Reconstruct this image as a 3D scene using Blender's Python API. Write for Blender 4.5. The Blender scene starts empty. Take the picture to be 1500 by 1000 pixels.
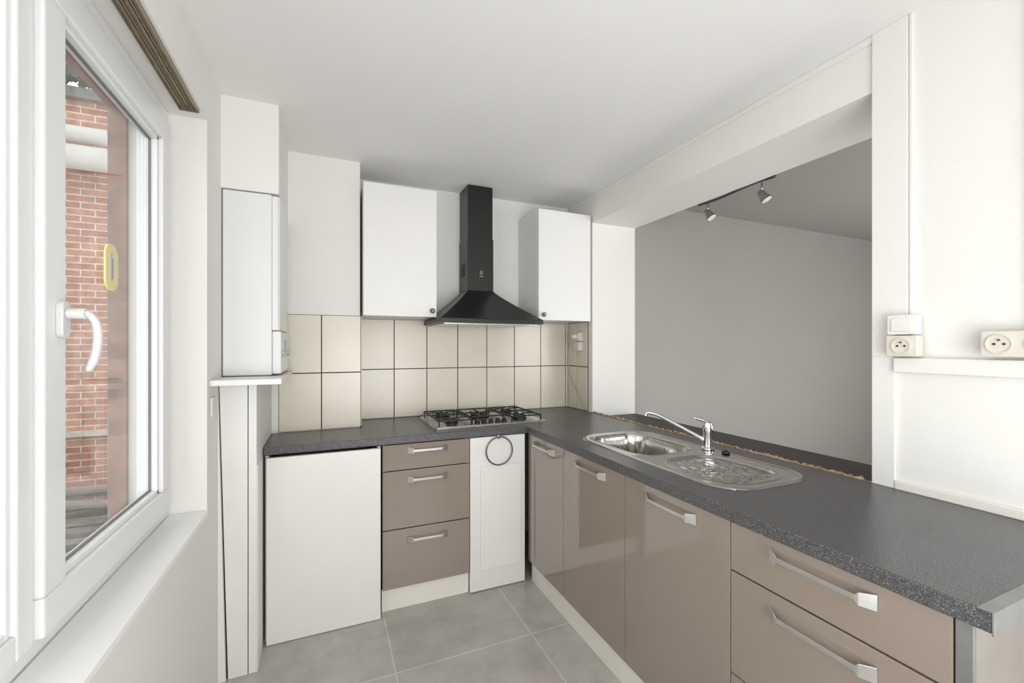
import bpy, bmesh, math, random
from mathutils import Vector, Matrix
random.seed(4)
S=bpy.context.scene
COL=S.collection
S.view_settings.view_transform='Standard'

# ------------------------------------------------------------ materials
def s2l(c):
    return tuple(((v/255)/12.92 if v/255<=.04045 else ((v/255+.055)/1.055)**2.4) for v in c)
def newmat(name):
    m=bpy.data.materials.new(name); m.use_nodes=True
    nt=m.node_tree; b=nt.nodes['Principled BSDF']
    return m,nt,b
def geo(nt):
    return nt.nodes.new('ShaderNodeNewGeometry').outputs['Position']
def mat(name,rgb,rough=.5,metal=0,ns=6,na=.06,bump=0,bs=80,coat=0,rvar=0):
    m,nt,b=newmat(name)
    c=s2l(rgb)
    b.inputs['Roughness'].default_value=rough; b.inputs['Metallic'].default_value=metal
    if coat:
        b.inputs['Coat Weight'].default_value=coat; b.inputs['Coat Roughness'].default_value=.05
    n=nt.nodes.new('ShaderNodeTexNoise'); n.inputs['Scale'].default_value=ns; n.inputs['Detail'].default_value=5
    nt.links.new(geo(nt),n.inputs['Vector'])
    r=nt.nodes.new('ShaderNodeValToRGB')
    r.color_ramp.elements[0].position=.3; r.color_ramp.elements[1].position=.7
    r.color_ramp.elements[0].color=(*[v*(1-na) for v in c],1)
    r.color_ramp.elements[1].color=(*[min(1,v*(1+na)) for v in c],1)
    nt.links.new(n.outputs['Fac'],r.inputs['Fac']); nt.links.new(r.outputs['Color'],b.inputs['Base Color'])
    if rvar:
        mr=nt.nodes.new('ShaderNodeMapRange'); mr.inputs['To Min'].default_value=max(0,rough-rvar); mr.inputs['To Max'].default_value=rough+rvar
        nt.links.new(n.outputs['Fac'],mr.inputs['Value']); nt.links.new(mr.outputs[0],b.inputs['Roughness'])
    if bump:
        n2=nt.nodes.new('ShaderNodeTexNoise'); n2.inputs['Scale'].default_value=bs; n2.inputs['Detail'].default_value=4
        nt.links.new(geo(nt),n2.inputs['Vector'])
        bp=nt.nodes.new('ShaderNodeBump'); bp.inputs['Strength'].default_value=bump; bp.inputs['Distance'].default_value=.004
        nt.links.new(n2.outputs['Fac'],bp.inputs['Height']); nt.links.new(bp.outputs[0],b.inputs['Normal'])
    return m
M={}
M['wall']=mat('wall_paint',(232,231,227),.7,0,2,.015,.25,30)
M['ceil']=mat('ceiling_paint',(236,235,233),.8,0,2,.01,.1,30)
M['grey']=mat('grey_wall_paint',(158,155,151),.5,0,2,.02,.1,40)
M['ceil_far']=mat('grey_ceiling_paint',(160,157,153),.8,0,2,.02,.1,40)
M['upvc']=mat('white_upvc',(232,233,233),.28,0,3,.01)
M['gasket']=mat('window_gasket',(120,122,124),.6)
M['white_lam']=mat('white_laminate',(233,232,229),.35,0,3,.012)
M['sill']=mat('white_sill',(244,244,243),.4,0,3,.01)
M['white_old']=mat('old_white_board',(231,230,227),.5,0,5,.03,.1,30)
M['taupe']=mat('taupe_gloss',(144,132,121),.10,0,3,.015,coat=1)
M['carcass']=mat('carcass_board',(176,166,156),.6,0,6,.04)
M['steel']=mat('stainless_steel',(200,198,195),.26,1,9,.08,rvar=.08)
M['sink']=mat('sink_steel',(198,196,193),.15,1,30,.1,.12,60,rvar=.06)
M['chrome']=mat('chrome',(215,215,218),.08,1)
M['handle']=mat('brushed_aluminium',(218,218,218),.28,.95,40,.05)
M['strip']=mat('aluminium_strip',(150,150,150),.4,.7,30,.08)
M['black']=mat('black_enamel',(20,20,22),.32,0,8,.1)
M['castiron']=mat('cast_iron',(24,24,25),.5,0,20,.15,.2,120)
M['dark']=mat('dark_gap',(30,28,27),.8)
M['tile']=mat('cream_tile',(217,211,196),.22,0,5,.035)
M['grout']=mat('dark_grout',(62,56,50),.9,0,30,.15)
M['ivory']=mat('ivory_plastic',(218,212,200),.4)
M['hole']=mat('socket_hole',(70,62,52),.6)
M['plastic']=mat('white_plastic',(212,212,212),.35)
M['rocker']=mat('white_switch',(228,227,222),.35)
M['boiler']=mat('boiler_enamel',(228,229,229),.3,0,3,.01)
M['bgrey']=mat('boiler_grey',(186,188,190),.4)
M['yellow']=mat('yellow_plastic',(234,222,160),.45)
M['bronze']=mat('bronze_rail',(158,146,126),.4,.4,20,.12)
M['ledge']=mat('dark_ledge',(60,57,56),.5,0,20,.2,.2,60)
M['debris']=mat('brown_debris',(178,154,122),.95,0,70,.5,.8,90)
M['white_pipe']=mat('white_outdoor_pipe',(205,203,198),.5)
M['roof']=mat('roof_felt',(112,110,108),.9,0,12,.3,.5,30)
M['wood_dark']=mat('weathered_timber',(120,112,104),.85,0,14,.3,.4,40)
M['cable']=mat('white_cable',(150,138,122),.5)
M['lamp_glass']=mat('spot_glass',(235,232,225),.2)
M['logo']=mat('white_print',(200,200,200),.5)
M['plinth']=mat('cream_plinth',(232,229,221),.45,0,5,.02)
M['stone']=mat('pale_coping',(190,184,172),.8,0,14,.15)
M['endpanel']=mat('end_panel',(132,126,120),.5,0,8,.08)
M['dark_ring']=mat('dark_ring',(104,101,98),.3,.9)
M['leaf']=mat('ivy_leaf',(88,92,72),.7,0,12,.3)

def worktop_mat(name,base,speck):
    m,nt,b=newmat(name)
    n=nt.nodes.new('ShaderNodeTexNoise'); n.inputs['Scale'].default_value=420; n.inputs['Detail'].default_value=2
    g=geo(nt); nt.links.new(g,n.inputs['Vector'])
    r=nt.nodes.new('ShaderNodeValToRGB'); e=r.color_ramp.elements
    e[0].position=.38; e[0].color=(*s2l([int(a*.76) for a in base]),1); e[1].position=.74; e[1].color=(*s2l(speck),1)
    mid=r.color_ramp.elements.new(.54); mid.color=(*s2l(base),1)
    m2=r.color_ramp.elements.new(.62); m2.color=(*s2l([int(a*1.25) for a in base]),1)
    nt.links.new(n.outputs['Fac'],r.inputs['Fac'])
    nt.links.new(r.outputs['Color'],b.inputs['Base Color'])
    n3=nt.nodes.new('ShaderNodeTexNoise'); n3.inputs['Scale'].default_value=4; n3.inputs['Detail'].default_value=3
    nt.links.new(g,n3.inputs['Vector'])
    mr=nt.nodes.new('ShaderNodeMapRange'); mr.inputs['To Min'].default_value=.24; mr.inputs['To Max'].default_value=.36
    nt.links.new(n3.outputs['Fac'],mr.inputs['Value']); nt.links.new(mr.outputs[0],b.inputs['Roughness'])
    bp=nt.nodes.new('ShaderNodeBump'); bp.inputs['Strength'].default_value=.06; bp.inputs['Distance'].default_value=.002
    nt.links.new(n.outputs['Fac'],bp.inputs['Height']); nt.links.new(bp.outputs[0],b.inputs['Normal'])
    return m
M['worktop']=worktop_mat('speckled_worktop',(82,81,83),(168,167,166))

def brick_mat(name,a,b_,mortar):
    m,nt,b=newmat(name)
    sep=nt.nodes.new('ShaderNodeSeparateXYZ'); nt.links.new(geo(nt),sep.inputs[0])
    add=nt.nodes.new('ShaderNodeMath'); nt.links.new(sep.outputs['X'],add.inputs[0]); nt.links.new(sep.outputs['Y'],add.inputs[1])
    cmb=nt.nodes.new('ShaderNodeCombineXYZ'); nt.links.new(add.outputs[0],cmb.inputs[0]); nt.links.new(sep.outputs['Z'],cmb.inputs[1])
    t=nt.nodes.new('ShaderNodeTexBrick'); t.inputs['Scale'].default_value=1
    t.inputs['Brick Width'].default_value=.22; t.inputs['Row Height'].default_value=.066; t.inputs['Mortar Size'].default_value=.006
    t.inputs['Color1'].default_value=(*s2l(a),1); t.inputs['Color2'].default_value=(*s2l(b_),1); t.inputs['Mortar'].default_value=(*s2l(mortar),1)
    nt.links.new(cmb.outputs[0],t.inputs['Vector'])
    n=nt.nodes.new('ShaderNodeTexNoise'); n.inputs['Scale'].default_value=14; n.inputs['Detail'].default_value=6; nt.links.new(geo(nt),n.inputs['Vector'])
    mr=nt.nodes.new('ShaderNodeMapRange'); mr.inputs['From Min'].default_value=.3; mr.inputs['From Max'].default_value=.7; mr.inputs['To Min'].default_value=.68; mr.inputs['To Max'].default_value=1.15; nt.links.new(n.outputs['Fac'],mr.inputs['Value'])
    mx=nt.nodes.new('ShaderNodeMix'); mx.data_type='RGBA'; mx.blend_type='MULTIPLY'; mx.inputs['Factor'].default_value=1
    nt.links.new(t.outputs['Color'],mx.inputs[6]); nt.links.new(mr.outputs[0],mx.inputs[7])
    nt.links.new(mx.outputs[2],b.inputs['Base Color']); b.inputs['Roughness'].default_value=.9
    return m
M['brick']=brick_mat('red_brick',(190,138,114),(168,116,96),(206,194,180))
M['brick2']=brick_mat('old_brick',(160,126,110),(140,108,94),(144,126,114))

def floor_mat():
    m,nt,b=newmat('grey_floor_tile')
    mp=nt.nodes.new('ShaderNodeMapping'); mp.inputs['Location'].default_value=(-.265+.63*4,-1.85+.63*6,0)
    nt.links.new(geo(nt),mp.inputs['Vector'])
    t=nt.nodes.new('ShaderNodeTexBrick'); t.offset=0; t.inputs['Scale'].default_value=1
    t.inputs['Brick Width'].default_value=.63; t.inputs['Row Height'].default_value=.63; t.inputs['Mortar Size'].default_value=.0035
    t.inputs['Color1'].default_value=(*s2l((184,180,174)),1); t.inputs['Color2'].default_value=(*s2l((178,174,168)),1); t.inputs['Mortar'].default_value=(*s2l((206,203,197)),1)
    nt.links.new(mp.outputs[0],t.inputs['Vector'])
    n=nt.nodes.new('ShaderNodeTexNoise'); n.inputs['Scale'].default_value=5; n.inputs['Detail'].default_value=8; n.inputs['Roughness'].default_value=.65
    nt.links.new(geo(nt),n.inputs['Vector'])
    mr=nt.nodes.new('ShaderNodeMapRange'); mr.inputs['From Min'].default_value=.3; mr.inputs['From Max'].default_value=.7; mr.inputs['To Min'].default_value=.78; mr.inputs['To Max'].default_value=1.16; nt.links.new(n.outputs['Fac'],mr.inputs['Value'])
    mx=nt.nodes.new('ShaderNodeMix'); mx.data_type='RGBA'; mx.blend_type='MULTIPLY'; mx.inputs['Factor'].default_value=1
    nt.links.new(t.outputs['Color'],mx.inputs[6]); nt.links.new(mr.outputs[0],mx.inputs[7])
    nt.links.new(mx.outputs[2],b.inputs['Base Color']); b.inputs['Roughness'].default_value=.34
    bp=nt.nodes.new('ShaderNodeBump'); bp.inputs['Strength'].default_value=.3; bp.inputs['Distance'].default_value=.002; bp.invert=True
    nt.links.new(t.outputs['Fac'],bp.inputs['Height']); nt.links.new(bp.outputs[0],b.inputs['Normal'])
    return m
M['floor']=floor_mat()
def glass_mat():
    m=bpy.data.materials.new('window_glass'); m.use_nodes=True; nt=m.node_tree; nt.nodes.clear()
    o=nt.nodes.new('ShaderNodeOutputMaterial'); tr=nt.nodes.new('ShaderNodeBsdfTransparent'); gl=nt.nodes.new('ShaderNodeBsdfGlossy')
    gl.inputs['Roughness'].default_value=.02; tr.inputs['Color'].default_value=(.96,.97,.97,1)
    n=nt.nodes.new('ShaderNodeTexNoise'); n.inputs['Scale'].default_value=4; nt.links.new(geo(nt),n.inputs['Vector'])
    mr=nt.nodes.new('ShaderNodeMapRange'); mr.inputs['To Min'].default_value=.10; mr.inputs['To Max'].default_value=.22; nt.links.new(n.outputs['Fac'],mr.inputs['Value'])
    mx=nt.nodes.new('ShaderNodeMixShader'); nt.links.new(mr.outputs[0],mx.inputs[0])
    nt.links.new(tr.outputs[0],mx.inputs[1]); nt.links.new(gl.outputs[0],mx.inputs[2]); nt.links.new(mx.outputs[0],o.inputs[0])
    return m
M['glass']=glass_mat()

# ------------------------------------------------------------ builders
WL={}
def finish(name,bm,loc,material,parent=None,smooth=False,bevel=0,**props):
    me=bpy.data.meshes.new(name)
    bmesh.ops.recalc_face_normals(bm,faces=bm.faces)
    for v in bm.verts: v.co-=Vector(loc)
    bm.to_mesh(me); bm.free()
    mats=material if isinstance(material,list) else [material]
    for k in mats: me.materials.append(M[k])
    if smooth:
        for p in me.polygons: p.use_smooth=True
    o=bpy.data.objects.new(name,me); COL.objects.link(o)
    place(o,loc,parent)
    if bevel:
        b=o.modifiers.new('bev','BEVEL'); b.width=bevel; b.segments=2; b.limit_method='ANGLE'; b.angle_limit=math.radians(40)
    for k,v in props.items(): o[k]=v
    return o
def place(o,loc,parent=None):
    WL[o.name]=Vector(loc)
    if parent:
        o.parent=parent; o.location=Vector(loc)-WL[parent.name]
    else: o.location=loc
def root(name,loc,label,category,**p):
    o=bpy.data.objects.new(name,None); o.empty_display_size=.05; COL.objects.link(o); place(o,loc)
    o['label']=label; o['category']=category
    for k,v in p.items(): o[k]=v
    return o
def bb(bm,x0,x1,y0,y1,z0,z1,mi=0):
    vs=[bm.verts.new((x,y,z)) for z in (z0,z1) for y in (y0,y1) for x in (x0,x1)]
    for f in ((0,2,3,1),(4,5,7,6),(0,1,5,4),(2,6,7,3),(0,4,6,2),(1,3,7,5)):
        fc=bm.faces.new([vs[i] for i in f]); fc.material_index=mi
def boxes(name,lst,material,parent=None,bevel=0,base=False,**p):
    bm=bmesh.new()
    for b in lst: bb(bm,*b)
    xs=[v.co for v in bm.verts]
    lo=Vector([min(v[i] for v in xs) for i in range(3)]); hi=Vector([max(v[i] for v in xs) for i in range(3)])
    c=(lo+hi)/2
    return finish(name,bm,c,material,parent,bevel=bevel,**p)
def box(name,x0,x1,y0,y1,z0,z1,material,parent=None,bevel=0,**p):
    return boxes(name,[(x0,x1,y0,y1,z0,z1)],material,parent,bevel,**p)
def tube_bm(bm,pts,rad,seg=10,closed=False,mi=0):
    pts=[Vector(p) for p in pts]; n=len(pts)
    if not isinstance(rad,(list,tuple)): rad=[rad]*n
    up=None; rings=[]
    for i,p in enumerate(pts):
        a=pts[(i-1)%n] if (i>0 or closed) else pts[i]; c=pts[(i+1)%n] if (i<n-1 or closed) else pts[i]
        d=(c-a).normalized()
        if up is None:
            up=d.orthogonal().normalized()
        up=(up-d*up.dot(d)).normalized(); s=d.cross(up)
        rings.append([bm.verts.new(p+(up*math.cos(2*math.pi*k/seg)+s*math.sin(2*math.pi*k/seg))*rad[i]) for k in range(seg)])
    for i in range(n if closed else n-1):
        A=rings[i];B=rings[(i+1)%n]
        for k in range(seg):
            f=bm.faces.new((A[k],A[(k+1)%seg],B[(k+1)%seg],B[k])); f.material_index=mi
    if not closed:
        bm.faces.new(rings[0][::-1]).material_index=mi; bm.faces.new(rings[-1]).material_index=mi
def smoothpts(ctrl,n=6):
    c=[Vector(p) for p in ctrl]; c=[c[0]*2-c[1]]+c+[c[-1]*2-c[-2]]; out=[]
    for i in range(1,len(c)-2):
        for k in range(n):
            t=k/n; p0,p1,p2,p3=c[i-1:i+3]
            out.append(.5*((2*p1)+(p2-p0)*t+(2*p0-5*p1+4*p2-p3)*t*t+(3*p1-p0-3*p2+p3)*t**3))
    out.append(c[-2]); return out
def tube(name,pts,rad,material,parent=None,seg=12,closed=False,**p):
    bm=bmesh.new(); tube_bm(bm,pts,rad,seg,closed)
    return finish(name,bm,Vector(pts[0]),material,parent,smooth=True,**p)
def lathe_bm(bm,prof,c,axis=(0,0,1),seg=28,mi=0):
    ax=Vector(axis).normalized(); u=ax.orthogonal().normalized(); w=ax.cross(u); c=Vector(c); rings=[]
    for r,h in prof:
        r=max(r,1e-5)
        rings.append([bm.verts.new(c+ax*h+(u*math.cos(2*math.pi*k/seg)+w*math.sin(2*math.pi*k/seg))*r) for k in range(seg)])
    for A,B in zip(rings,rings[1:]):
        for k in range(seg):
            f=bm.faces.new((A[k],A[(k+1)%seg],B[(k+1)%seg],B[k])); f.material_index=mi
    bm.faces.new(rings[0][::-1]).material_index=mi; bm.faces.new(rings[-1]).material_index=mi
def lathe(name,prof,c,material,parent=None,axis=(0,0,1),seg=28,bevel=0,smooth=True,**p):
    bm=bmesh.new(); lathe_bm(bm,prof,c,axis,seg)
    o=finish(name,bm,Vector(c),material,parent,smooth=smooth,**p)
    if smooth:
        e=o.modifiers.new('es','EDGE_SPLIT'); e.split_angle=math.radians(40)
    return o
def rrect(cx,cy,w,h,r,n=6):
    out=[]
    for qx,qy,a0 in ((1,1,0),(-1,1,90),(-1,-1,180),(1,-1,270)):
        for k in range(n+1):
            a=math.radians(a0+90*k/n)
            out.append((cx+qx*(w/2-r)+r*math.cos(a),cy+qy*(h/2-r)+r*math.sin(a)))
    return out
def prism_bm(bm,poly,fn,d0,d1,mi=0):
    a=[bm.verts.new(fn(u,v,d0)) for u,v in poly]; b=[bm.verts.new(fn(u,v,d1)) for u,v in poly]
    n=len(poly)
    bm.faces.new(a).material_index=mi; bm.faces.new(b[::-1]).material_index=mi
    for i in range(n): bm.faces.new((a[i],b[i],b[(i+1)%n],a[(i+1)%n])).material_index=mi
FX=lambda u,v,d:(d,u,v)

# ------------------------------------------------------------ dimensions
HC=2.43; XW=1.715; YB=2.89; YP=2.56; YBR=2.63; XL=-.41; WT=.905; ZS=2.21
st=dict(kind='structure')
box('floor',-.64,6.2,-1.6,3.1,-.1,0,'floor',**st)
box('ceiling',-.72,1.9,-1.6,3.1,HC,HC+.15,'ceil',**st)
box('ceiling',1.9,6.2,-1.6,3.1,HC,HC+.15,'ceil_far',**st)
box('wall_back',XL,XW,YB,YB+.2,0,HC,'wall',**st)
box('wall_corner',XW,2.085,YP,YB+.2,0,HC,'wall',**st)
box('wall_chimney',XL,.175,YBR,YB,0,HC,'wall',**st)
box('wall_column',XL,-.195,2.15,YBR,2.04,HC,'wall',**st)
boxes('wall_right',[(XW,2.085,-1.6,.865,0,HC),(XW,2.085,.865,YP,0,.865),(XW,2.085,.865,YP,2.238,HC)],'wall',**st)
boxes('wall_left',[(-.64,XL,-1.6,.0,0,HC),(-.64,XL,.0,1.92,0,.74),(-.64,XL,.0,1.92,ZS,HC),(-.64,XL,1.92,3.1,0,HC)],'wall',**st)
boxes('wall_outer',[(-.69,-.64,-1.6,.0,-.6,HC+1),(-.69,-.64,.0,1.90,-.6,.72),(-.69,-.64,.0,1.90,2.19,HC+1),(-.69,-.64,1.90,3.1,-.6,HC+1)],'brick2',**st)
box('wall_rear',XL,6.2,-1.7,-1.6,0,HC,'wall',**st)
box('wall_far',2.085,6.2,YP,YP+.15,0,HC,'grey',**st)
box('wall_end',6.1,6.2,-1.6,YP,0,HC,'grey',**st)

box('trim_1',XW+.02,2.085,.867,YP-.002,.865,.875,'ledge',**st)
random.seed(2)
bm=bmesh.new(); ys=[]; y=.868
while y<2.553: ys.append(y); y+=random.uniform(.006,.014)
ys.append(2.555); prev=None
for i,y in enumerate(ys):
    w=.022+.008*math.sin(y*9)+random.uniform(-.006,.010); h=.909+random.uniform(-.005,.006); h2=.897+random.uniform(-.004,.006)
    row=[bm.verts.new(q) for q in ((XW+.0005,y,.866),(XW+.0005,y,h),(XW+w*.5,y,h+random.uniform(-.004,.004)),(XW+w,y,h2),(XW+w+.002,y,.866))]
    if prev:
        for k in range(4): bm.faces.new((prev[k],prev[k+1],row[k+1],row[k]))
    prev=row
finish('trim_2',bm,(XW,1.7,.89),'debris',**st)
boxes('trim_3',[(XW-.010,XW,.765,.865,1.335,HC),(XW-.010,XW,.80,.865,WT,1.335)],'wall',bevel=.002,**st)
box('trim_4',XW-.022,XW,-1.5,.80,1.285,1.333,'wall',bevel=.004,**st)
box('trim_5',XW-.014,XW,.36,.80,WT,WT+.028,'plinth',bevel=.003,**st)
box('trim_6',XW-.0095,XW,.752,.764,1.335,HC,'wall',bevel=.003,**st)
box('trim_7',XW-.006,XW,.865,YB-.01,HC-.025,HC,'wall',bevel=.003,**st)
box('trim_8',XW-.015,XW,-1,.505,1.336,HC,'wall',bevel=.004,**st)

def tiles(name,origin,du,us,zs,nrm,label):
    o=Vector(origin); du=Vector(du); nn=Vector(nrm); bm=bmesh.new()
    def blk(u0,u1,z0,z1,d0,d1,mi):
        vs=[]
        for d in (d0,d1):
            ins=0 if d==d0 else .0012
            for (u,z) in ((u0+ins,z0+ins),(u1-ins,z0+ins),(u1-ins,z1-ins),(u0+ins,z1-ins)):
                p=o+du*u+nn*d; vs.append(bm.verts.new((p.x,p.y,z)))
        for f in ((0,1,2,3),(7,6,5,4),(0,4,5,1),(1,5,6,2),(2,6,7,3),(3,7,4,0)):
            bm.faces.new([vs[i] for i in f]).material_index=mi
    blk(us[0],us[-1],zs[0],zs[-1],.0004,.005,1)
    g=.002
    for a,b in zip(us,us[1:]):
        for c,d in zip(zs,zs[1:]): blk(a+g,b-g,c+g,d-g,.002,.008,0)
    mid=o+du*((us[0]+us[-1])/2)
    finish(name,bm,(mid.x,mid.y,zs[0]),['tile','grout'],label=label,category='wall tiles')
zt=[WT+.001,1.222,1.545]
tiles('tile_backsplash',(0,YB,0),(1,0,0),[.19,.402,.616,.83,1.043,1.257,1.472,1.686,XW-.009],zt,(0,-1,0),'cream rectangular wall tiles with dark grout behind the hob')
tiles('tile_backsplash',(0,YBR,0),(1,0,0),[-.24,-.028,.18],zt,(0,-1,0),'cream wall tiles with dark grout on the chimney breast')
tiles('tile_backsplash',(.175,0,0),(0,1,0),[YBR,YB-.009],zt,(1,0,0),'cream wall tiles on the side of the chimney breast')
tiles('tile_backsplash',(XW,0,0),(0,1,0),[2.61,2.75,YB-.009],zt,(-1,0,0),'narrow strip of cream wall tiles beside the upper cabinet')

# ------------------------------------------------------------ worktop
def cells(name,xs,ys,keep,z0,z1,material,**p):
    bm=bmesh.new(); V={}
    def v(i,j,k):
        if (i,j,k) not in V: V[(i,j,k)]=bm.verts.new((xs[i],ys[j],(z0,z1)[k]))
        return V[(i,j,k)]
    K={(i,j) for i in range(len(xs)-1) for j in range(len(ys)-1) if keep((xs[i]+xs[i+1])/2,(ys[j]+ys[j+1])/2)}
    for i,j in K:
        bm.faces.new((v(i,j,1),v(i+1,j,1),v(i+1,j+1,1),v(i,j+1,1)))
        bm.faces.new((v(i,j,0),v(i,j+1,0),v(i+1,j+1,0),v(i+1,j,0)))
        for di,dj,a,b in ((-1,0,(i,j),(i,j+1)),(1,0,(i+1,j),(i+1,j+1)),(0,-1,(i,j),(i+1,j)),(0,1,(i,j+1),(i+1,j+1))):
            if (i+di,j+dj) not in K: bm.faces.new((v(*a,0),v(*b,0),v(*b,1),v(*a,1)))
    return finish(name,bm,((xs[0]+xs[-1])/2,(ys[0]+ys[-1])/2,z0),material,**p)
XF=1.065; YF=2.268
def keep(x,y):
    if 1.21<x<1.54 and 1.01<y<1.865: return False
    if y>YBR-.009 and x<.185: return False
    return (y>YF) or (x>XF)
cells('worktop',[-.268,.185,XF,1.212,1.536,XW-.001],[.360,1.008,1.87,YF,YBR-.01,YB-.001],keep,WT-.038,WT,'worktop',bevel=.003,
      label='dark grey speckled laminate L-shaped worktop',category='worktop')
w=root('worktop_end_strip',(1.39,.357,WT-.04),'aluminium end strip capping the cut end of the worktop','trim strip')
boxes('strip',[(XF-.002,XW-.03,.356,.3595,WT-.040,WT+.0015),(XF-.002,XW-.03,.356,.378,WT+.0003,WT+.0018)],'strip',w,bevel=.0006)

# ------------------------------------------------------------ cabinets
def handle(parent,c,L,axis,out):
    bm=bmesh.new(); a=Vector(axis); o=Vector(out); c=Vector(c); up=Vector((0,0,1))
    half=[(-L/2,.001,.035),(-L/2+.026,.019,.029),(-L/2+.033,.0205,.013),(-L/2+.06,.021,.0115)]
    path=half+[(-u,d,h) for u,d,h in half[::-1]]
    R=[]
    for u,d,h in path:
        p=c+a*u
        R.append([bm.verts.new(p+o*(d+dd)+up*(s*h/2)) for dd,s in ((0,-1),(0,1),(.003,1),(.003,-1))])
    for A,B in zip(R,R[1:]):
        for k in range(4): bm.faces.new((A[k],A[(k+1)%4],B[(k+1)%4],B[k]))
    bm.faces.new(R[0]); bm.faces.new(R[-1][::-1])
    return finish('handle',bm,c,'handle',parent,bevel=.0007,label='flat brushed aluminium bow handle')
def front(kind,parent,axis,a0,a1,z0,z1,face,material,hz=None,L=.22,hpos=None,th=.018):
    g=.0015
    if axis=='x':
        d=box(kind,a0+g,a1-g,face,face+th,z0+g,z1-g,material,parent,bevel=.0015)
        if hz: handle(d,((a0+a1)/2,face,hz),L,(1,0,0),(0,-1,0))
    else:
        d=box(kind,face,face+th,a0+g,a1-g,z0+g,z1-g,material,parent,bevel=.0015)
        if hz: handle(d,(face,hpos if hpos else (a0+a1)/2,hz),L,(0,1,0),(-1,0,0))
    return d
def carcass(parent,x0,x1,y0,y1,z0,z1,openside):
    t=.016
    L=[(x0,x1,y0,y1,z0,z0+t)]
    L+= [(x0,x0+t,y0,y1,z0+t,z1),(x1-t,x1,y0,y1,z0+t,z1)] if openside=='y' else [(x0,x1,y0,y0+t,z0+t,z1),(x0,x1,y1-t,y1,z0+t,z1)]
    L+= [(x0+t,x1-t,y1-t,y1,z0+t,z1)] if openside=='y' else [(x1-t,x1,y0+t,y1-t,z0+t,z1)]
    return boxes('body',L,'carcass',parent)
ZT=WT-.04; DF=2.28
r=root('base_cabinet',(0,2.5,0),'white base cabinet with a plain full-height door under the worktop','cabinet')
carcass(r,-.262,.25,2.27,2.61,0.01,ZT,'y')
box('door',-.255,.247,2.246,2.266,.003,ZT-.008,'white_lam',r,bevel=.0015)
r=root('base_cabinet',(.49,2.5,0),'taupe gloss base cabinet with three drawers and aluminium handles','cabinet')
carcass(r,.262,.722,DF+.02,2.86,.115,ZT,'y')
front('drawer',r,'x',.259,.7246,.727,ZT-.003,DF,'taupe',.826,.215)
front('drawer',r,'x',.259,.7246,.424,.725,DF,'taupe',.675,.215)
front('drawer',r,'x',.259,.7246,.118,.421,DF,'taupe',.362,.215)
box('plinth',.259,.7246,DF+.025,DF+.04,0,.113,'plinth',r)
r=root('base_cabinet',(.9,2.5,0),'narrow white base cabinet with a board nailed on its door','cabinet')
carcass(r,.728,1.06,DF+.02,2.86,.02,ZT,'y')
d=front('door',r,'x',.7265,1.062,.004,ZT-.003,DF,'white_old')
box('panel',.785,1.035,DF-.008,DF,.12,.70,'white_lam',d,bevel=.003,label='raised white board on the door')
tw=root('towel_ring',(.895,DF-.003,.87),'dark metal towel ring hanging on the white door','towel ring')
lathe('mount',[(.012,0),(.012,.008),(.006,.012),(.006,.02)],(.895,DF-.0005,.857),'steel',tw,axis=(0,-1,0))
tube('ring',[(.895+.079*math.sin(a),DF-.018,.78+.079*math.cos(a)) for a in [2*math.pi*k/48 for k in range(48)]],.0038,'dark_ring',tw,seg=8,closed=True)
DX=1.08
def rcab(y0,y1,label,drawers=False,hp=None):
    r=root('base_cabinet',(1.4,(y0+y1)/2,0),label,'cabinet')
    carcass(r,DX+.02,XW-.01,y0+.001,y1-.001,.12,ZT,'x')
    if drawers:
        front('drawer',r,'y',y0,y1,.722,ZT-.003,DX,'taupe',.822,.245)
        front('drawer',r,'y',y0,y1,.424,.72,DX,'taupe',.667,.245)
        front('drawer',r,'y',y0,y1,.122,.422,DX,'taupe',.36,.245)
    else: front('door',r,'y',y0,y1,.122,ZT-.003,DX,'taupe',.818,.235)
    box('plinth',DX+.022,DX+.038,y0,y1,0,.118,'plinth',r)
    return r
rcab(1.869,2.272,'taupe gloss corner base cabinet with single door')
rcab(1.3875,1.869,'taupe gloss base cabinet with single door under the sink bowl')
rcab(.902,1.3875,'taupe gloss base cabinet with single door under the drainer')
rcab(.415,.902,'taupe gloss base cabinet with wide drawers and aluminium handles',True)
p=root('cabinet_end_panel',(1.4,.4,0),'brown-grey end panel closing the worktop run','panel')
box('panel',DX+.012,XW-.005,.392,.41,0,ZT,'endpanel',p,bevel=.001)
box('edge_strip',DX-.001,DX+.011,.388,.413,0,ZT,'strip',p,bevel=.001)

def ucab(x0,x1,z0,z1,kx,label):
    r=root('wall_cabinet',((x0+x1)/2,YB-.01,z0),label,'cabinet')
    box('body',x0,x1,YP+.019,YB-.001,z0,z1,'white_lam',r,bevel=.001)
    d=box('door',x0+.001,x1-.001,YP,YP+.018,z0-.004,z1+.002,'white_lam',r,bevel=.0015)
    lathe('knob',[(.006,0),(.006,.01),(.014,.014),(.015,.02),(.010,.025)],(kx,YP-.0005,z0+.032),'dark_ring',d,axis=(0,-1,0),label='small dark metal knob')
ucab(.188,.607,1.549,2.30,.578,'white wall cabinet with plain door and small dark knob')
ucab(1.292,1.70,1.549,2.285,1.325,'white wall cabinet with plain door beside the opening')

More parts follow.
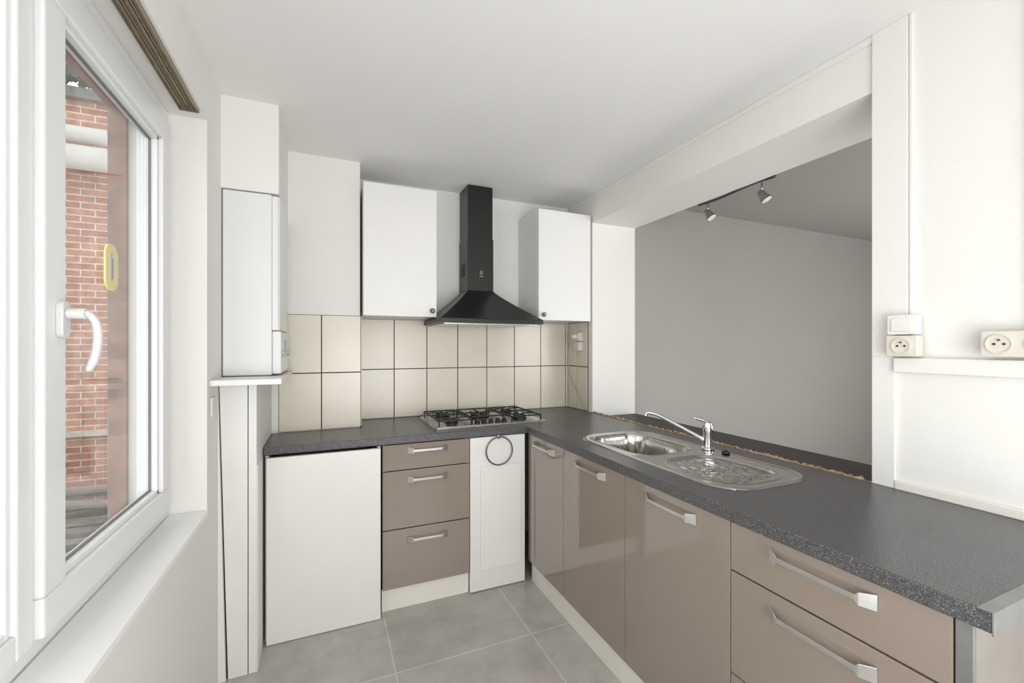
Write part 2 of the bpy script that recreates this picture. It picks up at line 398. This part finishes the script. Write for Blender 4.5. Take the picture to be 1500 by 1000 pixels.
# ------------------------------------------------------------ hood
hd=root('cooker_hood',(.92,2.65,1.5),'black pyramid chimney cooker hood','cooker hood')
hx0,hx1,hy0,hy1=.595,1.255,2.42,YB-.012
bm=bmesh.new(); rings=[]
for k in range(0,13):
    t=k/12
    e=(1-t)**1.15
    x0=.84+(hx0-.84)*e; x1=1.02+(hx1-1.02)*e; y0=2.69+(hy0-2.69)*e
    z=1.535+(.2)*t
    rings.append([bm.verts.new(q) for q in ((x0,y0,z),(x1,y0,z),(x1,hy1,z),(x0,hy1,z))])
for A,B in zip(rings,rings[1:]):
    for k in range(4): bm.faces.new((A[k],A[(k+1)%4],B[(k+1)%4],B[k]))
bm.faces.new(rings[0][::-1]); bm.faces.new(rings[-1])
bb(bm,hx0,hx1,hy0,hy1,1.508,1.5345)
finish('canopy',bm,(.92,2.65,1.52),'black',hd,bevel=.0015)
box('filter',hx0+.03,hx1-.03,hy0+.03,hy1-.03,1.502,1.5075,'steel',hd,label='metal grease filter')
bm=bmesh.new(); bb(bm,.84,1.02,2.69,hy1,1.7355,2.08); bb(bm,.844,1.016,2.694,hy1,2.08,HC-.005)
finish('chimney',bm,(.93,2.78,1.74),'black',hd,bevel=.001)
boxes('vent',[(.8385,.8398,2.74,2.83,1.84+.012*i,1.846+.012*i) for i in range(7)],'dark',hd)
lathe('button',[(.008,0),(.008,.004)],(1.19,2.4195,1.521),'castiron',hd,axis=(0,-1,0),seg=14)
def text(body,size,loc,rot,material,parent=None,name='lettering'):
    c=bpy.data.curves.new('t','FONT'); c.body=body; c.size=size; c.align_x='CENTER'; c.extrude=.0003
    to=bpy.data.objects.new('t',c); COL.objects.link(to)
    bpy.context.view_layer.update()
    me=bpy.data.meshes.new_from_object(to.evaluated_get(bpy.context.evaluated_depsgraph_get()))
    bpy.data.objects.remove(to); o=bpy.data.objects.new(name,me); COL.objects.link(o)
    me.materials.clear(); me.materials.append(M[material]); o.rotation_euler=rot; place(o,loc,parent); return o
text('elica',.014,(.935,2.689,1.828),(math.pi/2,0,0),'logo',hd)
tube('emblem',smoothpts([(.925,2.689,1.850),(.941,2.689,1.851),(.944,2.689,1.860),(.935,2.689,1.867),(.927,2.689,1.860),(.931,2.689,1.848),(.943,2.689,1.845)]),.0013,'logo',hd,seg=6)

# ------------------------------------------------------------ hob
hb=root('gas_hob',(.9,2.59,WT),'stainless steel five-burner gas hob with black pan supports','gas hob')
bm=bmesh.new()
prism_bm(bm,rrect(.9,2.59,.70,.46,.02),lambda u,v,d:(u,v,d),WT+.0005,WT+.006)
prism_bm(bm,rrect(.9,2.59,.68,.44,.018),lambda u,v,d:(u,v,d),WT+.006,WT+.010)
finish('tray',bm,(.9,2.59,WT),'steel',hb,bevel=.0015)
burn=[(.68,2.49,.030),(.68,2.72,.038),(.9,2.63,.055),(1.12,2.49,.038),(1.12,2.72,.030)]
for bx,by,br in burn:
    lathe('burner',[(br+.008,0),(br+.008,.006),(br,.008),(br,.016),(br+.003,.018),(br+.002,.024),(.2*br,.026)],(bx,by,WT+.0101),'castiron',hb,label='black gas burner cap')
def grate(x0,x1,y0,y1,cs):
    bm=bmesh.new(); z=WT+.045; t=.004
    def bar(a,b): bb(bm,min(a[0],b[0])-t,max(a[0],b[0])+t,min(a[1],b[1])-t,max(a[1],b[1])+t,z-.008,z)
    bar((x0,y0),(x1,y0)); bar((x0,y1),(x1,y1)); bar((x0,y0),(x0,y1)); bar((x1,y0),(x1,y1))
    for cx,cy in cs:
        bar((x0,cy),(cx-.022,cy)); bar((cx+.022,cy),(x1,cy))
        ya=max(y0,cy-.115); yb=min(y1,cy+.115)
        bar((cx,ya),(cx,cy-.022)); bar((cx,cy+.022),(cx,yb))
        for sx,sy in ((-.06,0),(.06,0)):
            bb(bm,cx+sx-t,cx+sx+t,cy-t,cy+t,z,z+.008)
    if len(cs)>1: bar((x0,(y0+y1)/2),(x1,(y0+y1)/2))
    for fx,fy in ((x0,y0),(x1,y0),(x0,y1),(x1,y1)): bb(bm,fx-t,fx+t,fy-t,fy+t,WT+.0102,z-.008)
    finish('pan_support',bm,((x0+x1)/2,(y0+y1)/2,WT+.01),'castiron',hb,bevel=.0015,label='black cast iron pan support')
grate(.58,.775,2.39,2.79,[(.68,2.49),(.68,2.72)])
grate(.795,1.005,2.47,2.79,[(.9,2.63)])
grate(1.025,1.22,2.39,2.79,[(1.12,2.49),(1.12,2.72)])
for i in range(5):
    lathe('control_knob',[(.017,0),(.017,.005),(.014,.008),(.012,.022),(.010,.024)],(.815+.0425*i,2.415,WT+.0101),'black',hb,seg=18)

# ------------------------------------------------------------ sink
sx0,sx1,sy0,sy1=1.165,1.605,.965,1.915
def sdf(x,y,cx,cy,hw,hh,r):
    qx=abs(x-cx)-hw+r; qy=abs(y-cy)-hh+r
    return math.hypot(max(qx,0),max(qy,0))+min(max(qx,qy),0)-r
def sm(a,b,x):
    t=max(0,min(1,(x-a)/(b-a))); return t*t*(3-2*t)
def sinkz(x,y):
    z=WT+.005
    d=sdf(x,y,1.385,1.44,.22,.475,.13); z-=.0045*sm(-.007,0,d)
    z+=.003*(sm(-.03,-.016,d)-1)
    b=sdf(x,y,1.372,1.65,.155,.205,.09)
    z+=.0025*math.exp(-((b-.008)/.004)**2)
    z-=.010*sm(.006,-.004,b); z-=.150*sm(0,-.026,b)
    rb=math.hypot(x-1.372,y-1.65)
    z-=.006*sm(.042,.036,rb)
    g=sdf(x,y,1.374,1.195,.152,.180,.11)
    z+=.0022*math.exp(-((g-.004)/.004)**2)
    if g<0:
        z-=.007*sm(0,-.012,g)
        u=(x-1.374); v=(y-1.195)
        k=sm(-.022,-.04,g)
        rib=math.cos(u*2*math.pi/.042*(1+.9*(v+.15)))
        brk=.45+.55*sm(-.2,.5,math.sin(55*v+18*u))
        z+=.0040*sm(-.1,.9,rib)*k*brk
        z+=.0015*k*math.sin(95*u+60*v+2*math.sin(40*v))*math.sin(80*v-30*u)
    return z
bm=bmesh.new(); nx,ny=140,300; G=[]
for j in range(ny+1):
    row=[]
    for i in range(nx+1):
        x=sx0+(sx1-sx0)*i/nx; y=sy0+(sy1-sy0)*j/ny
        cx,cy,hw,hh,r=1.385,1.44,.22,.475,.13
        qx=abs(x-cx)-hw+r; qy=abs(y-cy)-hh+r
        if qx>0 and qy>0 and math.hypot(qx,qy)>r:
            k=r/math.hypot(qx,qy); x=cx+math.copysign(hw-r+qx*k,x-cx); y=cy+math.copysign(hh-r+qy*k,y-cy)
        row.append(bm.verts.new((x,y,sinkz(x,y))))
    G.append(row)
for j in range(ny):
    for i in range(nx): bm.faces.new((G[j][i],G[j][i+1],G[j+1][i+1],G[j+1][i]))
bmesh.ops.remove_doubles(bm,verts=bm.verts,dist=.0004)
sk=root('sink',(1.385,1.44,WT),'stainless steel inset sink with bowl and ribbed drainer','sink')
bs=finish('basin',bm,(1.385,1.44,WT),'sink',sk,smooth=True)
lathe('drain',[(.034,0),(.034,.003),(.028,.004),(.026,.002)],(1.372,1.65,.7365),'chrome',sk)
tp=root('mixer_tap',(1.572,1.43,WT+.004),'chrome single-lever mixer tap mounted on the sink','tap')
tx,ty=1.57,1.43
lathe('body',[(.027,0),(.027,.006),(.020,.012),(.019,.07),(.021,.074),(.022,.105),(.019,.118),(.008,.124)],(tx,ty,WT+.0045),'chrome',tp)
tube('spout',smoothpts([(tx-.01,ty+.01,WT+.045),(tx-.04,ty+.045,WT+.068),(1.44,1.58,WT+.135),(1.415,1.61,WT+.148),(1.40,1.627,WT+.148),(1.393,1.635,WT+.136)],6),
     [.012]*3+[.0088]*26+[.010]*2,'chrome',tp)
tube('lever',smoothpts([(tx,ty,WT+.118),(tx-.035,ty+.0,WT+.135),(tx-.085,ty-.0,WT+.150)],5),[.010,.010,.009,.008,.007,.006,.006,.006,.006,.006,.005],'chrome',tp)
pl=root('sink_plug',(1.57,1.35,WT),'small black rubber sink plug lying by the tap','sink plug')
lathe('stopper',[(.018,0),(.016,.006),(.010,.008),(.005,.011)],(1.582,1.345,WT+.0052),'black',pl)

# ------------------------------------------------------------ boiler, shelf, casing
b=root('wall_boiler',(-.3,2.33,1.24),'white gas boiler standing on a shelf against the wall','boiler')
box('body',XL+.004,-.222,2.152,2.56,1.243,2.036,'boiler',b,bevel=.006)
bm=bmesh.new(); prof=[(2.155,-.2215),(2.155,-.2),(2.165,-.192),(2.35,-.186),(2.54,-.192),(2.555,-.2),(2.555,-.2215)]
a=[bm.verts.new((x,y,1.44)) for y,x in prof]; c=[bm.verts.new((x,y,2.03)) for y,x in prof]
bm.faces.new(a[::-1]); bm.faces.new(c)
for i in range(len(prof)): bm.faces.new((a[i],a[(i+1)%7],c[(i+1)%7],c[i]))
finish('front_cover',bm,(-.2,2.35,1.45),'boiler',b,bevel=.002)
cp=box('control_panel',-.2215,-.186,2.155,2.55,1.248,1.437,'boiler',b,bevel=.006)
box('display',-.1859,-.184,2.30,2.42,1.34,1.40,'bgrey',cp,bevel=.001)
for i in range(2):
    lathe('knob',[(.016,0),(.015,.009),(.008,.011)],(-.1858,2.22+.26*i,1.34),'bgrey',cp,axis=(1,0,0))
boxes('vent',[(-.2214,-.2205,2.20,2.5,1.4372,1.4395)],'bgrey',b)
sh=root('shelf',(-.29,2.2,1.22),'white board shelf supporting the boiler','shelf')
box('board',XL+.001,-.168,1.95,2.56,1.218,1.24,'white_lam',sh,bevel=.002)
pc=root('pipe_casing',(-.34,2.3,0),'white boxed-in pipe casing under the boiler shelf','pipe casing')
def quadprism(bm,x0b,x0t,x1b,x1t,y0,y1,z0,z1):
    vs=[bm.verts.new(q) for q in ((x0b,y0,z0),(x1b,y0,z0),(x1b,y1,z0),(x0b,y1,z0),(x0t,y0,z1),(x1t,y0,z1),(x1t,y1,z1),(x0t,y1,z1))]
    for f in ((0,3,2,1),(4,5,6,7),(0,1,5,4),(1,2,6,5),(2,3,7,6),(3,0,4,7)): bm.faces.new([vs[i] for i in f])
bm=bmesh.new(); quadprism(bm,-.374,-.4045,-.305,-.305,2.088,2.10,0,1.217)
finish('front_board',bm,(-.35,2.09,0),'white_old',pc,bevel=.0015)
bm=bmesh.new(); quadprism(bm,-.409,-.409,-.381,-.4085,2.080,2.10,0,1.217)
finish('filler_strip',bm,(-.40,2.09,0),'wall',pc)
box('side_board',-.302,-.272,2.09,YBR-.01,0,1.217,'white_old',pc,bevel=.0015)
box('gap_shade_sheet',-.408,-.303,2.102,2.125,0,1.217,'dark',pc,label='dark sheet as painted shade behind the boards')  # dark-coloured sheet paints the shade seen through the gap
box('corner_strip',-.2715,-.268,2.088,2.24,0,.87,'white_lam',pc)

# ------------------------------------------------------------ window
XS=-.50
wn=bpy.data.objects.new('window_1',None); COL.objects.link(wn); place(wn,(-.54,1,.76)); wn['kind']='structure'; wn['label']='white plastic framed window with a casement sash'; wn['category']='window'
boxes('frame',[(-.60,-.525,.0,1.918,.762,.80),(-.60,-.525,.0,1.918,2.125,ZS-.001),(-.60,-.525,1.862,1.918,.80,2.125),(-.60,-.525,0,.05,.80,2.125),
    (-.60,-.512,1.062,1.112,.80,2.125),(-.60,-.512,.05,1.062,.80,.85),(-.60,-.512,.05,1.062,2.08,2.125)],'upvc',wn,bevel=.004)
boxes('glazing_bead',[(-.545,-.520,1.048,1.062,.85,2.08),(-.545,-.520,.05,1.048,.85,.864),(-.545,-.520,.05,1.048,2.066,2.08)],'upvc',wn,bevel=.002)
box('pane',-.545,-.539,.045,1.05,.845,2.085,'glass',wn)
boxes('gasket',[(-.539,-.530,1.043,1.048,.864,2.066)],'gasket',wn)
def sash(y0,y1,z0,z1,x1,nm):
    w=.078
    s=boxes(nm,[(x1-.06,x1,y0,y1,z0,z0+w),(x1-.06,x1,y0,y1,z1-w,z1),(x1-.06,x1,y0,y0+w,z0+w,z1-w),(x1-.06,x1,y1-w,y1,z0+w,z1-w)],'upvc',wn,bevel=.005)
    boxes('glazing_bead',[(x1-.045,x1-.012,y0+w,y1-w,z0+w,z0+w+.014),(x1-.045,x1-.012,y0+w,y1-w,z1-w-.014,z1-w),(x1-.045,x1-.012,y0+w,y0+w+.014,z0+w,z1-w),(x1-.045,x1-.012,y1-w-.014,y1-w,z0+w,z1-w)],'upvc',s,bevel=.002)
    boxes('gasket',[(x1-.034,x1-.028,y0+w+.012,y1-w-.012,z0+w+.012,z0+w+.019),(x1-.034,x1-.028,y0+w+.012,y1-w-.012,z1-w-.019,z1-w-.012),(x1-.034,x1-.028,y0+w+.012,y0+w+.019,z0+w+.012,z1-w-.012),(x1-.034,x1-.028,y1-w-.019,y1-w-.012,z0+w+.012,z1-w-.012)],'gasket',s)
    box('pane',x1-.040,x1-.034,y0+w+.005,y1-w-.005,z0+w+.005,z1-w-.005,'glass',s)
    return s
s1=sash(1.117,1.85,.806,2.14,XS,'sash')
hd2=bpy.data.objects.new('handle',None); COL.objects.link(hd2); place(hd2,(XS,1.165,1.43),s1); 
bm=bmesh.new(); prism_bm(bm,rrect(1.168,1.425,.030,.075,.013),FX,XS,XS+.012); lathe_bm(bm,[(.011,0),(.011,.030)],(XS+.012,1.168,1.437),(1,0,0))
finish('handle_base',bm,(XS,1.168,1.43),'plastic',hd2,bevel=.002)
bm=bmesh.new(); tube_bm(bm,smoothpts([(XS+.036,1.167,1.438),(XS+.044,1.172,1.436),(XS+.053,1.178,1.42),(XS+.056,1.180,1.385),(XS+.052,1.176,1.345),(XS+.044,1.170,1.318)],5),[.007]*3+[.0075]*8+[.0082]*12+[.007]*2+[.005],12)
finish('lever',bm,(XS+.04,1.165,1.44),'plastic',hd2,smooth=True)
box('trim_9',-.524,XL+.004,.0,1.919,.741,.762,'sill',bevel=.003,**st)
cr=root('curtain_rail',(-.45,1,2.19),'brown metal triple curtain track fixed under the window lintel','curtain rail')
boxes('track',[(-.475,-.418,.05,1.84,ZS-.003,ZS-.0005)]+[(x,x+.002,.05,1.84,ZS-.013,ZS-.003) for x in (-.475,-.461,-.455,-.441,-.435,-.421)],'bronze',cr,bevel=.0006)
boxes('end_cap',[(-.476,-.417,1.84,1.843,ZS-.014,ZS-.0005)],'wood_dark',cr)
th=root('thermometer',(-.53,1.484,1.52),'yellow plastic window thermometer stuck to the glass','thermometer')
bm=bmesh.new(); prism_bm(bm,rrect(1.484,1.58,.074,.125,.032,8),FX,-.5338,-.529); finish('case',bm,(-.53,1.484,1.58),'yellow',th,bevel=.0015)
bm=bmesh.new(); prism_bm(bm,rrect(1.484,1.582,.030,.085,.013,8),FX,-.529,-.5282); finish('scale_plate',bm,(-.526,1.484,1.58),'ivory',th)
boxes('scale_mark',[(-.5282,-.5278,1.474,1.481,1.55+.007*i,1.5515+.007*i) for i in range(10)]+[(-.5282,-.5277,1.4835,1.4855,1.55,1.605)],'hole',th)

# ------------------------------------------------------------ sockets
def socket(y,z,w,h,n,label,x=XW):
    r=root('power_socket',(x,y,z),label,'power socket')
    bm=bmesh.new(); prism_bm(bm,rrect(y,z,w,h,.006),FX,x-.034,x-.0005); finish('housing',bm,(x-.02,y,z),'ivory',r,bevel=.003)
    for i in range(n):
        cy=y+(i-(n-1)/2)*w/n
        bm=bmesh.new()
        R=min(w/n,h)*.38
        lathe_bm(bm,[(R,0),(R,.004),(R*.88,.004),(R*.84,.001)],(x-.0342,cy,z),(-1,0,0))
        finish('socket_face',bm,(x-.034,cy,z),'ivory',r,smooth=False)
        bm=bmesh.new()
        for oy,oz in ((-.0095,0),(.0095,0)): lathe_bm(bm,[(.0034,0),(.0034,.0012)],(x-.0355,cy+oy,z+oz),(-1,0,0),seg=12)
        lathe_bm(bm,[(.0026,0),(.0024,.006)],(x-.0355,cy,z+.011),(-1,0,0),seg=12)
        finish('pin_hole',bm,(x-.036,cy,z),'hole',r)
    return r
socket(.767,1.371,.082,.066,1,'ivory surface-mounted single power socket below a switch',x=XW-.011)
sw=root('light_switch',(XW-.011,.767,1.44),'white surface-mounted light switch above a socket','light switch')
bm=bmesh.new(); prism_bm(bm,rrect(.767,1.438,.076,.062,.006),FX,XW-.046,XW-.0115); finish('housing',bm,(XW-.03,.767,1.44),'rocker',sw,bevel=.003)
box('rocker',XW-.050,XW-.0462,.742,.792,1.418,1.458,'rocker',sw,bevel=.0015)
socket(.512,1.376,.148,.070,2,'ivory surface-mounted double power socket',x=XW-.0155)
s=root('power_socket',(XW,2.70,1.36),'small ivory double socket with a plug on the tiles','power socket')
for i,z in enumerate((1.37,1.44)):
    bm=bmesh.new(); prism_bm(bm,rrect(2.70,z,.062,.062,.006),FX,XW-.045,XW-.0085); finish('housing',bm,(XW-.03,2.70,z),'ivory',s,bevel=.003)
    bm=bmesh.new(); lathe_bm(bm,[(.022,0),(.022,.003),(.019,.003),(.018,.001)],(XW-.0452,2.70,z),(-1,0,0)); finish('socket_face',bm,(XW-.045,2.7,z),'ivory',s)
pg=root('plug_cable',(XW-.05,2.70,1.44),'white plug with a long loose cable hanging to the worktop','cable')
lathe('plug',[(.018,0),(.017,.02),(.012,.034),(.006,.04)],(XW-.0485,2.70,1.44),'plastic',pg,axis=(-1,0,0))
tube('cord',smoothpts([(XW-.088,2.70,1.44),(XW-.1,2.70,1.41),(XW-.09,2.74,1.33),(XW-.08,2.76,1.22),(XW-.07,2.72,1.12),(XW-.05,2.66,1.02),(XW-.03,2.61,.93),(XW-.02,2.60,.909)],6),.0036,'cable',pg,seg=8)
jb=root('junction_box',(XL,2.0,1.1),'small white plastic plate on the wall under the shelf','junction box')
box('cover',XL+.0005,XL+.010,1.955,2.02,1.10,1.175,'plastic',jb,bevel=.003)

# ------------------------------------------------------------ track light
tl=root('track_spotlight',(2.46,2.03,HC),'chrome ceiling track light with two spotlights','ceiling light')
tube('bar',smoothpts([(2.46,1.74,HC-.045),(2.445,1.88,HC-.045),(2.475,2.16,HC-.045),(2.46,2.32,HC-.045)],8),.008,'dark_ring',tl)
lathe('ceiling_rose',[(.045,0),(.045,.010),(.035,.018),(.012,.02),(.012,.038)],(2.46,2.03,HC-.0005),'chrome',tl,axis=(0,0,-1))
for y,dx,dy in ((1.83,.25,-.55),(2.24,.2,-.6)):
    ax=Vector((dx,dy,-1)).normalized(); c=Vector((2.46,y,HC-.120))
    sp=bpy.data.objects.new('spotlight',None); COL.objects.link(sp); place(sp,c,tl)
    tube('stem',[(2.46,y,HC-.053),c+Vector((0,0,.005))],.006,'chrome',sp,seg=8)
    lathe('lamp_shade',[(.012,-.022),(.020,-.013),(.024,.016),(.033,.042),(.037,.054),(.034,.054),(.029,.033)],c,'steel',sp,axis=ax)
    lathe('bulb',[(.029,.0),(.032,.010),(.031,.018),(.02,.022)],c+ax*.034,'lamp_glass',sp,axis=ax)

rl=root('added_ceiling_lamp',(.65,-.5,HC),'added unlit round white ceiling lamp, out of view','ceiling light')  # made-up fixture behind the camera; it gives no light
lathe('lamp_shade',[(.17,0),(.18,.02),(.16,.05),(.09,.07),(.01,.075)],(.65,-.5,HC-.0005),'plastic',rl,axis=(0,0,-1))

# ------------------------------------------------------------ outside
box('ground',-9,-.74,-4,9,-.7,-.6,'roof',**st)
nb=root('neighbour_building',(-4,5.6,-.6),'red brick neighbouring building with pale coping','building')
box('facade',-8,-1.0,5.5,5.9,-.6,3.75,'brick',nb)
box('cornice',-8,-1.0,5.42,5.95,3.75,3.85,'roof',nb)
box('string_course',-8,-1.0,5.44,5.4995,.50,.55,'stone',nb)
op=root('outdoor_pipe',(-2,5.2,3.1),'pair of white horizontal pipes along the brick building','pipe')
tube('pipe',[(-6,5.25,3.33),(-1.9,5.25,3.33)],.075,'white_pipe',op,seg=20)
tube('pipe',[(-6,5.25,3.12),(-1.9,5.25,3.12)],.11,'white_pipe',op,seg=20)
iv=bmesh.new(); random.seed(6)
for i in range(420):
    c=Vector((random.uniform(-2.5,-1.7),random.uniform(5.3,5.6),3.92+abs(random.gauss(0,.14)))); a=random.uniform(0,6.28)
    u=Vector((math.cos(a),.3*math.sin(a*2),math.sin(a)))*.05; v=Vector((-math.sin(a),.4,math.cos(a)))*.03
    iv.faces.new([iv.verts.new(q) for q in (c-u,c+v,c+u,c-v)])
finish('ivy',iv,(-2.1,5.45,3.86),'leaf',label='dark ivy growing on top of the brick wall',category='plant',kind='stuff')
lr=root('lean_to_roof',(-2,3.8,-.6),'weathered low shed roof with timber battens','roof')
bm=bmesh.new(); quadprism(bm,-4,-4,-.78,-.78,2.2,5.4,-.6,-.1); finish('deck',bm,(-2,3.8,-.6),'roof',lr)
boxes('batten',[(-4,-.8,2.3+.25*i,2.42+.25*i,-.1,-.04) for i in range(12)],'wood_dark',lr)
pk=root('timber_stack',(-1.8,4.9,-.1),'stack of weathered timber boards outside','timber')
random.seed(9)
for i in range(7):
    bm=bmesh.new(); bb(bm,-.6,.6,-.06,.06,-.012,.012)
    bmesh.ops.rotate(bm,verts=bm.verts,matrix=Matrix.Rotation(random.uniform(-.4,.4),3,'Z'))
    bmesh.ops.translate(bm,verts=bm.verts,vec=(-1.8+random.uniform(-.1,.1),4.7+random.uniform(-.3,.3),-.02+.03*i))
    finish('board',bm,(-1.8,4.7,-.02+.03*i),'wood_dark',pk)

# ------------------------------------------------------------ light
wd=bpy.data.worlds.new('World'); S.world=wd; wd.use_nodes=True
bg=wd.node_tree.nodes['Background']; bg.inputs['Color'].default_value=(.985,.99,1,1); bg.inputs['Strength'].default_value=2.3
def area(name,loc,tgt,sx,sy,P,col=(1,1,1)):
    L=bpy.data.lights.new(name,'AREA'); L.shape='RECTANGLE'; L.size=sx; L.size_y=sy; L.energy=P; L.color=col
    o=bpy.data.objects.new(name,L); COL.objects.link(o); o.location=loc
    o.rotation_euler=(Vector(tgt)-Vector(loc)).to_track_quat('-Z','Y').to_euler(); return o
area('fill_rear',(.6,-1.5,1.4),(.6,2,1.6),1.9,1.6,29,(.992,.993,.995))  # added fill behind the camera; the rear wall has no window
area('daylight_window',(-.72,.5,1.5),(1,.9,1.3),.85,1.2,2.8,(.985,.99,1))
area('fill_up',(.55,-.35,1.0),(.6,1.7,2.43),1.2,1.0,19,(.992,.993,.995))  # added fill aimed up for ceiling bounce, no fixture behind it
area('fill_far_room',(4,-1.4,1.4),(3.6,2.5,1.2),2.5,1.4,58,(.995,.99,.985))  # added fill brightening the adjoining room, which has no window modelled
area('fill_up_far',(3.9,.6,.6),(3.4,1.4,2.43),1.6,1.6,24,(.995,.99,.985))  # added fill lifting the adjoining room's ceiling, not a real lamp

# ------------------------------------------------------------ camera
cam=bpy.data.cameras.new('camera'); co=bpy.data.objects.new('camera',cam); COL.objects.link(co)
co.location=(0,0,1.37); co.rotation_euler=(math.pi/2,0,-math.atan(271/631))
cam.sensor_width=36; cam.lens=36*631/1500; cam.shift_y=7/1500; cam.clip_start=.02
S.camera=co
